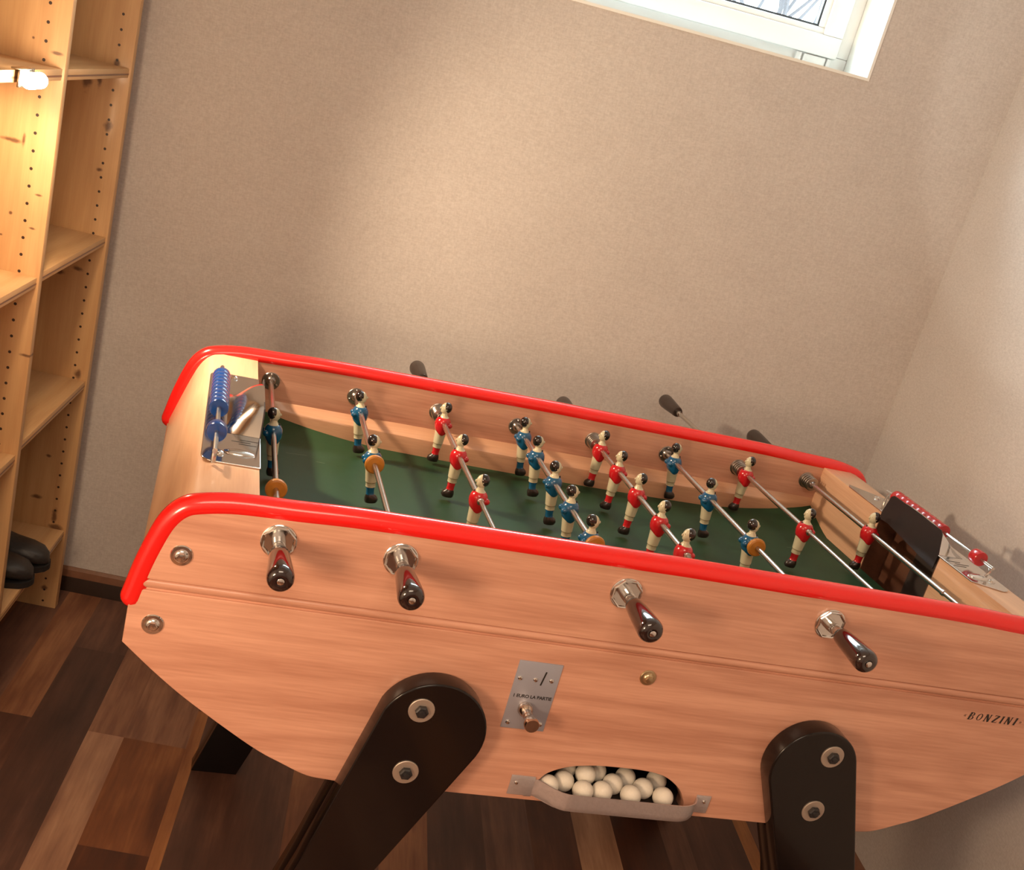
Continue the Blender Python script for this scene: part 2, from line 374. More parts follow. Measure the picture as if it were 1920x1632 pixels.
# outdoors: pale ground outside the basement window and bare shrubs
tag(MB().box((-6, YB+.9, 1.35), (8, 12, 1.40)).build('ground', snow, None, (0, 0, 0), 0), kind='structure')
def shrub(x, y, h, seed, label):
    rnd = random.Random(seed); m = MB()
    def br(p, d, l, r, n):
        pts = [p]; rr = [r]
        for k in range(4):
            d = (d+Vector((rnd.uniform(-.25, .25), rnd.uniform(-.25, .25), rnd.uniform(-.1, .2)))).normalized(); p = p+d*l/4; pts.append(p); rr.append(r*(1-.15*(k+1)))
            if n and k > 0:
                for _ in range(2 if n > 1 else 1): br(p, (d+Vector((rnd.uniform(-1, 1), rnd.uniform(-1, 1), rnd.uniform(-.3, .7)))).normalized(), l*.55, r*.5, n-1)
        m.tube(pts, r, 0, 5, rr)
    for k in range(4): br(Vector((x+rnd.uniform(-.1, .1), y+rnd.uniform(-.1, .1), 1.395)), Vector((rnd.uniform(-.5, .5), rnd.uniform(-.4, .4), 1)).normalized(), h, .012, 3)
    tag(m.build('bare_shrub', bark, None, (x, y, 1.40)), label, 'shrub')
shrub(1.15, 2.55, .75, 3, 'leafless shrub outside the window, seen through the pane beside the right frame')

# ------------------------------------------------------------------ BOOKCASE
XF = -.516; XD = XF-.30
case = tag(empty('bookcase', (XF-.15, .49, 0)), 'tall open pine bookcase with drilled side panels along the left wall', 'bookcase')
pine_a = (.50, .27, .115); pine_b = (.68, .42, .20)
far_sp = [(-.030, 1.245, .006, .008), (-.082, 1.20, .010, .020), (-.030, 1.120, .008, .011), (-.058, 1.205, .005, .013), (-.052, .815, .010, .005), (-.088, .800, .010, .006), (-.022, .585, .008, .010), (-.035, 1.03, .006, .004), (-.024, .208, .016, .010), (-.030, .235, .006, .020), (-.075, .275, .012, .005), (-.060, .38, .006, .004), (-.075, .56, .004, .004), (-.03, .05, .007, .007)]
mfar = wood('pine_far_panel', pine_a, pine_b, 2, .5, .1, .5, .25, far_sp, (-.030, 1.162, .0294, .0027))
div_sp = [(-.015, 1.262, .010, .003), (-.018, 1.03, .006, .002), (-.022, .972, .006, .002), (-.075, 1.11, .020, .004), (-.052, 1.115, .003, .012), (-.072, .95, .003, .002), (-.006, .747, .012, .003), (-.055, 1.277, .002, .002), (-.060, .99, .003, .003)]
mdiv = wood('pine_divider', pine_a, pine_b, 2, .5, .1, .5, .25, div_sp, (-.035, 1.159, .0294, .0027))
mdiv2 = wood('pine_near_panels', pine_a, pine_b, 2, .5, .1, .5, .25, (), (-.035, 1.159, .0294, .0027))
mshelf = wood('pine_shelf', pine_a, pine_b, 1, .5, .1, .5, .25)
def strip_edges(m, x, y0, y1, z0, z1):       # paler solid-wood edging glued on the plywood
    m.box((x, y0, z0), (x+.0015, y1, z1), 0)
for nm, ya, yb, mt in (('side_panel', 1.165, 1.189, mfar), ('divider', .718, .737, mdiv), ('divider', .270, .289, mdiv2), ('side_panel', -.18, -.161, mdiv2)):
    MB().box((XD, ya, 0), (XF, yb, 2.10), 0, .0008).build(nm, mt, case, (XF, ya, 0))
def shelf(ya, yb, z, t=.018, rec=.004):
    m = MB(); m.box((XD+.002, ya, z), (XF-rec, yb, z+t), 0, .0008)
    o = m.build('shelf', mshelf, case, (XF, ya, z)); 
    MB().box((XF-rec+.0001, ya, z+.0055), (XF-rec+.0004, yb, z+.0085)).build('edge_band', bb_top, o)
for z in (.187, .554, .877, 1.222, 1.62, 2.05): shelf(.737, 1.165, z)
for z in (.187, .538, .872, 1.222, 1.62, 2.05): shelf(.289, .718, z)
for z in (.187, .60, 1.0, 1.40, 1.80): shelf(-.161, .270, z)
# shoes on the lowest shelf
def shoe(y, x_toe, zt, label, sc=1.0):
    org = (x_toe-.12, y, zt); m = MB(); N = 14; rows = []
    prof = []  # t from toe(0) to heel(1): half width, height, x
    for t, w, h in ((0, .004, .012), (.02, .018, .024), (.08, .031, .034), (.18, .037, .040), (.32, .037, .045), (.45, .034, .055), (.55, .031, .078), (.65, .030, .088), (.8, .030, .090), (.93, .027, .090), (1.0, .016, .086)):
        prof.append((t, w*sc, h*sc))
    for t, w, h in prof:
        x = x_toe-t*.235*sc; ring = []
        for k in range(N):
            a = math.pi*2*k/N; cx, sy = math.cos(a), math.sin(a)
            ring.append(m.bm.verts.new((x, y+w*(abs(cx)**.8)*(1 if cx > 0 else -1), zt+.012+(h*.5)*(1+(abs(sy)**.75)*(1 if sy > 0 else -1)))))
        rows.append(ring)
    for a, b in zip(rows, rows[1:]):
        for k in range(N): m.bm.faces.new([a[k], a[(k+1) % N], b[(k+1) % N], b[k]])
    m.bm.faces.new(rows[0][::-1]); m.bm.faces.new(rows[-1])
    root = tag(m.build('shoe', shoe_m, None, org, 60), label, 'shoe', None)
    m = MB(); poly = [(x_toe-t*.235*sc+.003, y+w*1.08) for t, w, h in prof]+[(x_toe-t*.235*sc+.003, y-w*1.08) for t, w, h in prof[::-1]]
    m.prism(poly, 2, zt+.0005, zt+.013).build('sole', sole_m, root)
    return root
shoe(.972, -.497, .205, 'dark leather shoe on the lowest shelf, the one farther from the camera')
shoe(.893, -.506, .205, 'dark leather shoe on the lowest shelf, nearest the divider')
# small lamp clipped to the shelf edge
lamp = tag(empty('clip_lamp', (XF+.008, .52, 1.231)), 'small glowing white lamp clipped to the front edge of the left upper shelf', 'lamp')
m = MB(); m.box((XF-.010, .490, 1.2405), (XF+.004, .555, 1.2435), 0, .001); m.box((XF+.0005, .490, 1.2165), (XF+.004, .555, 1.2405), 0, .0008); m.build('clip', steel, lamp)
MB().lathe((XF+.016, .484, 1.229), (0, 1, 0), [(0, 0), (.003, .008), (.01, .0118), (.060, .0118), (.070, .009), (.074, 0)], 0, 20).build('lamp_tube', lampm, lamp)

# ------------------------------------------------------------------ FOOSBALL TABLE (table frame)
table = empty('foosball_table', (.525, .335, -HF))
table.location = (Matrix.Rotation(TH, 3, 'Z') @ Vector((.525, .335, 0)))*S
table.rotation_euler = (0, 0, TH)
tag(table, 'beech foosball table with red rails, black legs and green playfield', 'foosball table')
D = .645; YN = .025; YO = .670; CX = .525
# outline of the side panels
low = [(-.159, -.108), (-.159, -.162)]+[(p.x, p.y) for p in catmull([(-.159, -.162), (-.112, -.202), (-.063, -.2385), (.019, -.291), (.062, -.312), (.099, -.327), (.135, -.331)], 5)][1:]
lowR = [(2*CX-x, z) for x, z in low][::-1]
raild = [(-.156, -.104), (-.147, -.060), (-.137, -.024), (-.127, .002), (-.113, .019), (-.094, .0265), (-.053, .033), (.016, .0355), (.106, .039), (.311, .0405), (.525, .042)]
railc = [(p.x, p.y) for p in catmull(raild, 6)]
railf = railc+[(2*CX-x, z) for x, z in railc[::-1]][1:]
GU, GL = -.0735, -.0885
def cut_low(outline_low):   # lower panel: from GL down
    L_ = [(-.159, GL)]+low; R_ = lowR+[(2*CX+.159, GL)]
    return L_+R_
def up_outline():
    pts = [p for p in railf if p[1] > GU-.0]
    x0 = -.1505
    return [(x0, GU)]+pts+[(2*CX-x0, GU)]
hole = [(.408, -.3240), (.412, -.300)]+[(p.x, p.y) for p in catmull([(.412, -.300), (.424, -.284), (.450, -.2715), (.475, -.2665), (.502, -.2640), (.554, -.2640), (.584, -.2675), (.604, -.275), (.624, -.290), (.637, -.310)], 4)][1:]+[(.638, -.3240)]
def side(yo, yi, holes):
    yc = (yo+yi)/2; th = abs(yi-yo); sgn = 1 if yo < yi else -1
    m = MB()
    m.addmesh(plate2d([up_outline()], th, .0012), XZ(yc))
    m.addmesh(plate2d([cut_low(0)]+holes, th, .0012), XZ(yc))
    pf = [(yo+sgn*.0040, GU+.002), (yo+sgn*.0036, GU-.0008), (yo+sgn*.0014, GU-.0018), (yo-sgn*.0002, GU-.0036), (yo-sgn*.0008, GU-.0062), (yo-sgn*.0004, GU-.0090), (yo+sgn*.0010, GU-.0112), (yo+sgn*.0034, GU-.0130), (yo+sgn*.0036, GL-.002), (yi-sgn*.0012, GL-.002), (yi-sgn*.0012, GU+.002)]
    m.prism(pf, 0, -.1505, 2*CX+.1505)
    return m
side(0, YN, [hole]).build('side_panel', beech, table, None, 40)
side(YO, D, []).build('side_panel', beech, table, None, 40)
# red rails
for yc in (.012, YO-.012):
    pts = [(x, yc, z) for x, z in railf]
    n = len(pts); rads = [.0142]*n
    m = MB(); m.tube(pts, .0142, 0, 18, rads)
    m.ell(pts[0], (.0142, .0142, .0142), 0, 16, 10); m.ell(pts[-1], (.0142, .0142, .0142), 0, 16, 10)
    m.build('rail', red, table, None, 60)
# end boards with the goal cavities
top = [(-.028, .031), (-.086, .031)]+[(p.x, p.y) for p in catmull([(-.086, .031), (-.104, .026), (-.118, .012), (-.129, -.012), (-.142, -.052), (-.1565, -.100)], 4)][1:]
outer = top+low[1:3]+[(-.112, -.202), (-.063, -.2385), (-.028, -.262)]
GY0, GY1 = .247, .428
def mir(poly): return [(2*CX-x, z) for x, z in poly][::-1]
for sgn in (0, 1):
    f_ = (lambda p: p) if sgn == 0 else mir
    m = MB()
    m.prism(f_(outer), 1, YN, GY0); m.prism(f_(outer), 1, GY1, D)
    shell = [(-.070, .031), (-.086, .031)]+outer[2:-1]+[(-.070, -.233)]
    if sgn == 0: shell = [(-.070, .031), (-.086, .031)]+outer[2:-1]+[(-.070, -.233)]
    m.prism(f_(shell), 1, GY0, GY1)
    m.build('end_board', beech_end, table, None, 40)
    xi, xo = (-.028, -.070) if sgn == 0 else (1.078, 1.120)
    s_ = 1 if sgn == 0 else -1
    m = MB()  # goal lining
    m.box((xo, GY0, -.100), (xo+s_*.002, GY1, .031)); m.box((xo, GY0, -.100), (xi, GY0+.002, .030)); m.box((xo, GY1-.002, -.100), (xi, GY1, .030)); m.box((xo, GY0, -.102), (xi, GY1, -.100), 1)
    m.box((xo, GY0+.02, -.100), (xo+s_*.010, GY1-.085, .031), 1)
    m.build('goal_box', [goal_wood, dark_in], table, None, 0)
# playfield, raised in the corners
m = MB(); NX, NY = 60, 34; gv = []
PX0, PX1 = -.028, 1.078
for i in range(NX+1):
    row = []
    for j in range(NY+1):
        x = PX0+(PX1-PX0)*i/NX; y = YN+(D-YN)*j/NY
        dx = min(x-PX0, PX1-x); dy = min(y-YN, D-y)
        z = -.0795+.030*max(0, 1-dx/.24)**1.4*max(0, 1-dy/.09)**1.2
        row.append(m.bm.verts.new((x, y, z)))
    gv.append(row)
for i in range(NX):
    for j in range(NY): m.bm.faces.new([gv[i][j], gv[i+1][j], gv[i+1][j+1], gv[i][j+1]])
m.box((PX0, YN, -.100), (PX1, D, -.090))
m.build('playfield', green, table, None, 30, False)
MB().box((-.020, YN, -.262), (1.070, D, -.252)).build('bottom_board', dark_in, table, None, 0)
# chalk-like scuffs on the green surface
scuffm = simple('pale_scuff', (.16, .20, .13), .7)
for (x, y, a, l_) in ((.055, .52, .1, .035), (.095, .50, -.05, .015), (.66, .35, .1, .022), (.955, .47, .15, .012), (.30, .47, .2, .01)):
    dx, dy = math.cos(a)*l_/2, math.sin(a)*l_/2; m = MB(); m.quad([(x-dx, y-dy, -.0792), (x+dx, y+dy, -.0792), (x+dx, y+dy+.0009, -.0792), (x-dx, y-dy+.0009, -.0792)]); m.build('scuff_mark', scuffm, table, None, 0)
# bowed ledges along both long sides
def ledge(y0, s_):
    m = MB(); prev = None; N = 48
    for i in range(N+1):
        x = PX0+(PX1-PX0)*i/N; w = .034*max(0, math.sin(math.pi*min(1, max(0, (x+.01)/1.09))))**.75+.001
        sec = [(x, y0, -.0345), (x, y0-s_*w*.25, -.0375), (x, y0-s_*w*.86, -.0465), (x, y0-s_*w*.97, -.0485), (x, y0-s_*w, -.052), (x, y0-s_*w, -.088), (x, y0, -.088)]
        r_ = [m.bm.verts.new(p) for p in sec]
        if prev:
            for k in range(len(sec)): m.bm.faces.new([prev[k], prev[(k+1) % len(sec)], r_[(k+1) % len(sec)], r_[k]])
        else: m.bm.faces.new(r_[::-1])
        prev = r_
    m.bm.faces.new(prev); m.build('ledge', beech_in, table, None, 35)
ledge(D, 1); ledge(YN, -1)
# inner faces of the long sides (slightly darker veneer seen above the ledge)
# legs
def leg(outl, yo, yi):
    """outl (x,z) front outline; yo outer plane, yi back plane under the cabinet; panel face between"""
    m = MB(); face = 0 if yo < yi else YO
    m.addmesh(plate2d([outl], abs(face-yo), .0025, 2), XZ((face+yo)/2))
    lowp = []
    for i in range(len(outl)):
        a, b = outl[i], outl[(i+1) % len(outl)]
        if a[1] < -.334: lowp.append(a)
        if (a[1] < -.334) != (b[1] < -.334):
            t = (-.334-a[1])/(b[1]-a[1]); lowp.append((a[0]+t*(b[0]-a[0]), -.334))
    m.addmesh(plate2d([lowp], abs(yi-face)+.006, .0006, 1), XZ((face+yi)/2))
    return m
def legoutline(c, r, a0, right, left, foot_r, foot_l):
    arc = [(c[0]+r*math.cos(a), c[1]+r*math.sin(a)) for a in [math.radians(a0+k*7.5) for k in range(25)]]
    return arc+[left, foot_l, foot_r, right]
LA = legoutline((.2375, -.2225), .0735, -23, (.213, -.444), (.108, -.444), (.084, -HF), (-.004, -HF))
LB = legoutline((.7930, -.2150), .0655, 22, (.930, -.385), (.815, -.420), (1.040, -HF), (.955, -HF))
def bolt(x, z, y, s_, r=.0172, rb=.0088):
    m = MB(); m.lathe((x, y, z), (0, s_, 0), [(-.001, r), (.0015, r), (.002, r-.0006), (.002, rb)], 0, 28)
    m.lathe((x, y+s_*.002, z), (0, s_, 0), [(-.001, rb), (.0045, rb), (.0058, rb*.8), (.0058, 0)], 1, 6)
    m.lathe((x, y+s_*.0075, z), (0, s_, 0), [(0, rb*.55), (.003, rb*.45), (.0035, 0)], 1, 12)
    return m
BA = [(.217, -.189), (.218, -.283)]; BB = [(.812, -.187), (.817, -.279)]
for outl, bl in ((LA, BA), (LB, BB)):
    for yo, yi, s_ in ((-.031, .030, -1), (YO+.031, YO-.006, 1)):
        lg = leg(outl, yo, yi).build('leg', black_lac, table, None, 35)
        for (x, z) in bl: tag(bolt(x, z, yo, s_).build('leg_bolt', [washer_m, black_dull], lg), 'dark bolt head on a pale steel washer')
# cross pieces under the cabinet joining the legs are hidden; chrome panel bolts
def dome(x, z, y, s_=-1, r=.0135):
    m = MB(); m.lathe((x, y, z), (0, s_, 0), [(-.001, r), (.001, r), (.0022, r*.93), (.0024, r*.68), (.004, r*.62), (.0055, r*.45), (.0058, r*.3)], 0, 28)
    m.lathe((x, y+s_*.0055, z), (0, s_, 0), [(0, r*.45), (.0018, r*.4), (.0022, r*.15)], 0, 6)
    return m
for (x, z) in ((-.108, -.037), (-.127, -.133)):
    for xx in (x, 2*CX-x):
        dome(xx, z, 0).build('panel_bolt', chrome, table); dome(xx, z, YO, 1).build('panel_bolt', chrome, table)
dome(.519, -.118, 0, -1, .0115).build('lock_nut', brass, table)
# coin plate
cp = MB().box((.337, -.0016, -.219), (.3975, .001, -.116), 0, .0005).build('coin_plate', plate_m, table)
tag(cp, 'grey metal coin slot plate')
for (x, z) in ((.344, -.142), (.3655, -.142), (.3875, -.141), (.345, -.210), (.390, -.2085)):
    MB().lathe((x, -.0016, z), (0, -1, 0), [(-.0005, .0033), (.0006, .0033), (.0018, .0024), (.0024, 0)], 0, 16).build('screw', chrome, cp)
mm = MB(); mm.box((-.0010, 0, -.0105), (.0010, .0004, .0105)); 
for v in mm.bm.verts: v.co = Matrix.Rotation(math.radians(9), 3, 'Y') @ v.co + Vector((.3757, -.0021, -.139))
mm.build('coin_slot', ink, cp, None, 0)
m = MB(); m.addmesh(text_mesh('1 EURO LA PARTIE', .0067, .0001, 0, .00015, .98, 'CENTER'), Matrix.Translation((.3680, -.0018, -.1705)) @ Matrix.Rotation(math.pi/2, 4, 'X')); m.build('lettering', ink, cp, None, 0)
m = MB(); m.lathe((.3625, -.0016, -.186), (0, -1, 0), [(0, .0098), (.003, .0107), (.007, .0100), (.0105, .0078), (.012, .0064), (.018, .0062), (.019, .0070), (.021, .0064), (.023, .0070), (.025, .0066), (.029, .0082), (.034, .0098), (.040, .0102), (.0425, .0092)], 0, 28)
m.build('push_knob', simple('warm_chrome', (.60, .50, .42), .18, 1), cp)
# maker's name, serif italic capitals
def letter_strokes():
    W = 1.0
    thick = .25; thin = .13
    def st(x0, y0, x1, y1, w): return ('s', x0, y0, x1, y1, w)
    G = {
     'B': [st(.16, 0, .16, 1, thick), st(0, .02, .5, .02, .05), st(0, .98, .5, .98, .05), st(.2, .52, .5, .52, .05), ('a', .42, .755, .22, .225, -90, 90, .14), ('a', .44, .265, .27, .245, -90, 90, .15)],
     'O': [('a', .42, .5, .34, .47, 0, 360, .13)],
     'N': [st(.14, 0, .14, 1, thin), st(.14, 1, .72, 0, thick), st(.72, 0, .72, 1, thin), st(0, .02, .3, .02, .05), st(0, .98, .2, .98, .05), st(.58, .98, .88, .98, .05)],
     'Z': [st(.06, .96, .70, .96, .08), st(.66, .95, .08, .05, thick), st(.04, .04, .70, .04, .08), st(.07, .78, .07, .98, .05), st(.69, .02, .69, .22, .05)],
     'I': [st(.2, 0, .2, 1, thick), st(.02, .02, .38, .02, .05), st(.02, .98, .38, .98, .05)],
     '«': [st(.20, .62, .08, .48, .05), st(.08, .48, .20, .34, .05), st(.36, .62, .24, .48, .05), st(.24, .48, .36, .34, .05)],
     '»': [st(.08, .62, .20, .48, .05), st(.20, .48, .08, .34, .05), st(.24, .62, .36, .48, .05), st(.36, .48, .24, .34, .05)]}
    adv = {'B': 1.08, 'O': 1.12, 'N': 1.22, 'Z': 1.05, 'I': .70, '«': .75, '»': .7}
    return G, adv
def write(m, txt, x, z, h, y, shear=.22, depth=.0004):
    G, adv = letter_strokes(); k = 0
    for ch in txt:
        for q_ in G.get(ch, []):
            k += 1; dy = depth+.00002*(k % 7)
            if q_[0] == 's':
                _, x0, y0, x1, y1, w = q_; d = Vector((x1-x0, y1-y0)).normalized(); n = Vector((-d.y, d.x))*w/2
                lp = [(x0+n.x, y0+n.y), (x1+n.x, y1+n.y), (x1-n.x, y1-n.y), (x0-n.x, y0-n.y)]
            else:
                _, cx, cy, rx, ry, a0, a1, w = q_; N = 22; o_, i_ = [], []
                for j in range(N+1):
                    a = math.radians(a0+(a1-a0)*j/N); o_.append((cx+(rx+.03)*math.cos(a), cy+ry*math.sin(a))); i_.append((cx+(rx-w+.0)*math.cos(a), cy+(ry-.05)*math.sin(a)))
                for j in range(N):
                    p4 = [o_[j], o_[j+1], i_[j+1], i_[j]]
                    m.quad([(x+(a+shear*b)*h, y-dy, z+b*h) for a, b in p4])
                continue
            m.quad([(x+(a+shear*b)*h, y-dy, z+b*h) for a, b in lp])
        x += adv.get(ch, .5)*h
m = MB(); write(m, '«BONZINI»', 1.0150, -.1178, .0122, 0); m.build('lettering', ink, table, None, 0)
# ball tray: aluminium lip round the opening, tray behind
TZ0, TZ1 = -.3235, -.2955
path = [(.398, -.0012), (.408, -.0014)]+[(p.x, p.y) for p in catmull([(.408, -.0014), (.415, -.0045), (.425, -.013), (.435, -.0215), (.447, -.0275), (.462, -.029), (.530, -.029), (.606, -.029), (.627, -.0275), (.642, -.0205), (.649, -.011), (.653, -.0014)], 6)][1:]+[(.656, -.0012)]
m = MB(); prev = None; ssec = [(0, TZ1), (.0016, TZ1), (.0016, TZ0+.010), (.0030, TZ0+.003), (.0058, TZ0+.0005), (.0058, TZ0-.0014), (.0026, TZ0-.0002), (.0006, TZ0+.004), (0, TZ0+.010)]
for i, (px, py) in enumerate(path):
    a, b = path[max(0, i-1)], path[min(len(path)-1, i+1)]; d = Vector((b[0]-a[0], b[1]-a[1])).normalized(); n = Vector((-d.y, d.x))  # inward
    kk = 0.0 if (i < 2 or i > len(path)-3) else 1.0
    r_ = []
    for (o_, z_) in ssec:
        oo = min(o_, .0014) if kk == 0 else o_
        r_.append(m.bm.verts.new((px+n.x*oo, min(py+n.y*oo, -.0002) if kk == 0 else py+n.y*oo, z_)))
    if prev:
        for k in range(len(ssec)): m.bm.faces.new([prev[k], prev[(k+1) % len(ssec)], r_[(k+1) % len(ssec)], r_[k]])
    else: m.bm.faces.new(r_[::-1])
    prev = r_
m.bm.faces.new(prev)
m.prism([(.414, 0), (.426, -.0105), (.436, -.0185), (.449, -.0240), (.462, -.0255), (.606, -.0255), (.626, -.0242), (.639, -.0180), (.646, 0)], 2, TZ0-.0010, TZ0+.0005)
m.box((.3735, -.0022, -.3225), (.408, -.0002, -.2915), 0, .0006); m.box((.652, -.0022, -.3225), (.6745, -.0002, -.2935), 0, .0006)
tray = m.build('ball_tray', alu, table, None, 40)
for (x, z) in ((.3825, -.303), (.6655, -.3035)):
    MB().lathe((x, -.0022, z), (0, -1, 0), [(-.0005, .0028), (.0005, .0028), (.0016, .002), (.002, 0)], 0, 14).build('screw', chrome, tray)
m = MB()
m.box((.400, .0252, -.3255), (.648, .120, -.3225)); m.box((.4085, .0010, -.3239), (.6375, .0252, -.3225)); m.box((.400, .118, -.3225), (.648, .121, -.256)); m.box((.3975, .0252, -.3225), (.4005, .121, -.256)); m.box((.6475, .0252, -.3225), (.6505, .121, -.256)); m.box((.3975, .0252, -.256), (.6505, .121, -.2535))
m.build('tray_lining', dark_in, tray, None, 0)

# score counters
def score_plate(left):
    fx = (lambda x: x) if left else (lambda x: 2*CX-x)
    root = None
    # plate with rounded outer corners
    x0, x1, y0, y1, r = -.104, -.0265, .140, .530, .018
    if left: lp = [(x1, y0)]+[(x1, y1)]+[(x0+r+r*math.cos(a), y1-r+r*math.sin(a)) for a in [math.radians(90+15*k) for k in range(7)]]+[(x0+r+r*math.cos(a), y0+r+r*math.sin(a)) for a in [math.radians(180+15*k) for k in range(7)]]
    else:
        x0 = -.088; lp = [(x1, y0+.02), (x1, y1+.015)]+[(x1-.006, y1+.025), (x0+.02, y1-.01)]+[(x0+r+r*math.cos(a), y1-r-.02+r*math.sin(a)) for a in [math.radians(120+15*k) for k in range(5)]]+[(x0+r+r*math.cos(a), y0+r+r*math.sin(a)) for a in [math.radians(180+15*k) for k in range(7)]]
    lp = [(fx(x), y) for x, y in lp]
    m = MB(); m.addmesh(plate2d([lp], .0022, .0008, 2), Matrix.Translation((0, 0, .0322)))
    # hood ramp over the goal, open towards the field
    N = 10; rows = []
    for i in range(N+1):
        t = i/N; y = .252+t*(.426-.252); e = 1-(abs(2*t-1))**5
        row = []
        for k in range(N+1):
            s_ = k/N; x = -.0735+s_*(-.0265+.0735); hgt = .0385*math.sin(s_*math.pi/2)**1.1*e
            row.append(m.bm.verts.new((fx(x), y, .0335+hgt)))
        rows.append(row)
    for a, b in zip(rows, rows[1:]):
        for k in range(N): m.bm.faces.new([a[k], a[k+1], b[k+1], b[k]])
    pl = m.build('score_plate', chrome, table, None, 35)
    # dark sheet closing the hood mouth, in place of its shaded inside
    xi = fx(-.0262); s_ = -1 if left else 1
    m = MB(); pts = [(.252, .0335), (.262, .066), (.268, .071), (.410, .071), (.418, .066), (.427, .0335), (.427, .020), (.400, .022), (.252, .008)]
    m.prism(pts, 0, xi, xi+s_*.0016); m.build('hood_shade_sheet', hood_dk, pl, None, 0)
    # oval bump shaped after a reflection in the chrome, then screws
    m = MB(); cx, cy = fx(-.055), .181
    for k in range(13):
        pass
    m.ell((cx, cy, .0333), (.0215, .0095, .0045), 0, 28, 10); m.build('reflection_oval', chrome, pl)
    for (x, y) in ((-.066, .512), (-.080, .170)) if left else ((-.060, .500), (-.072, .172)):
        MB().lathe((fx(x), y, .0333), (0, 0, 1), [(-.0005, .0058), (.001, .0058), (.003, .0045), (.0042, .002), (.0044, 0)], 0, 18).build('screw', chrome, pl)
    m = MB()
    for k, (y, a, b) in enumerate(((.232, -.055, -.030), (.224, -.066, -.040), (.216, -.056, -.032))):
        m.box((fx(a), y, .0334), (fx(b), y+.0012, .0336))
    m.build('dark_line', ink, pl, None, 0)  # three thin dark lines across the plate
    # bead rod with sliding beads
    bx = -.088 if left else -.070; bz = .053
    if left: pts = [(bx, .132, .034), (bx, .133, .044), (bx, .138, .051), (bx, .150, bz), (bx, .470, bz), (bx, .484, .050), (bx, .489, .042), (bx, .490, .034)]
    else: pts = [(bx, .188, .034), (bx-.004, .186, .044), (bx-.002, .190, .051), (bx, .200, bz), (bx, .470, bz), (bx, .484, .050), (bx, .489, .042), (bx, .490, .034)]
    pts = [(fx(x), y, z) for x, y, z in pts]
    MB().tube(catmull(pts, 4), .0034 if left else .0024, 0, 10).build('bead_rod', steel, pl)
    mb = blue_pl if left else redbead; rb = .0138 if left else .0125
    bead0 = MB().lathe((fx(bx), -.0085, bz), (0, 1, 0), [(0, .0045), (.0002, rb*.94), (.0020, rb*.99), (.0085, rb), (.0150, rb*.99), (.0172, rb*.94), (.0174, .0045)], 0, 24)
    ys = [.200]+[.300+.0176*k for k in range(9)] if left else [.218]+[.322+.0168*k for k in range(9)]
    bo = None
    for y in ys:
        if bo is None: bo = bead0; bo = bead0.build('counter_bead', mb, pl, (fx(bx), 0, bz)); tag(bo, ('blue' if left else 'red')+' plastic counting bead'); place(bo, pl, (fx(bx), y, bz))
        else: clone(bo, pl, (fx(bx), y, bz))
    return pl
score_plate(True); score_plate(False)

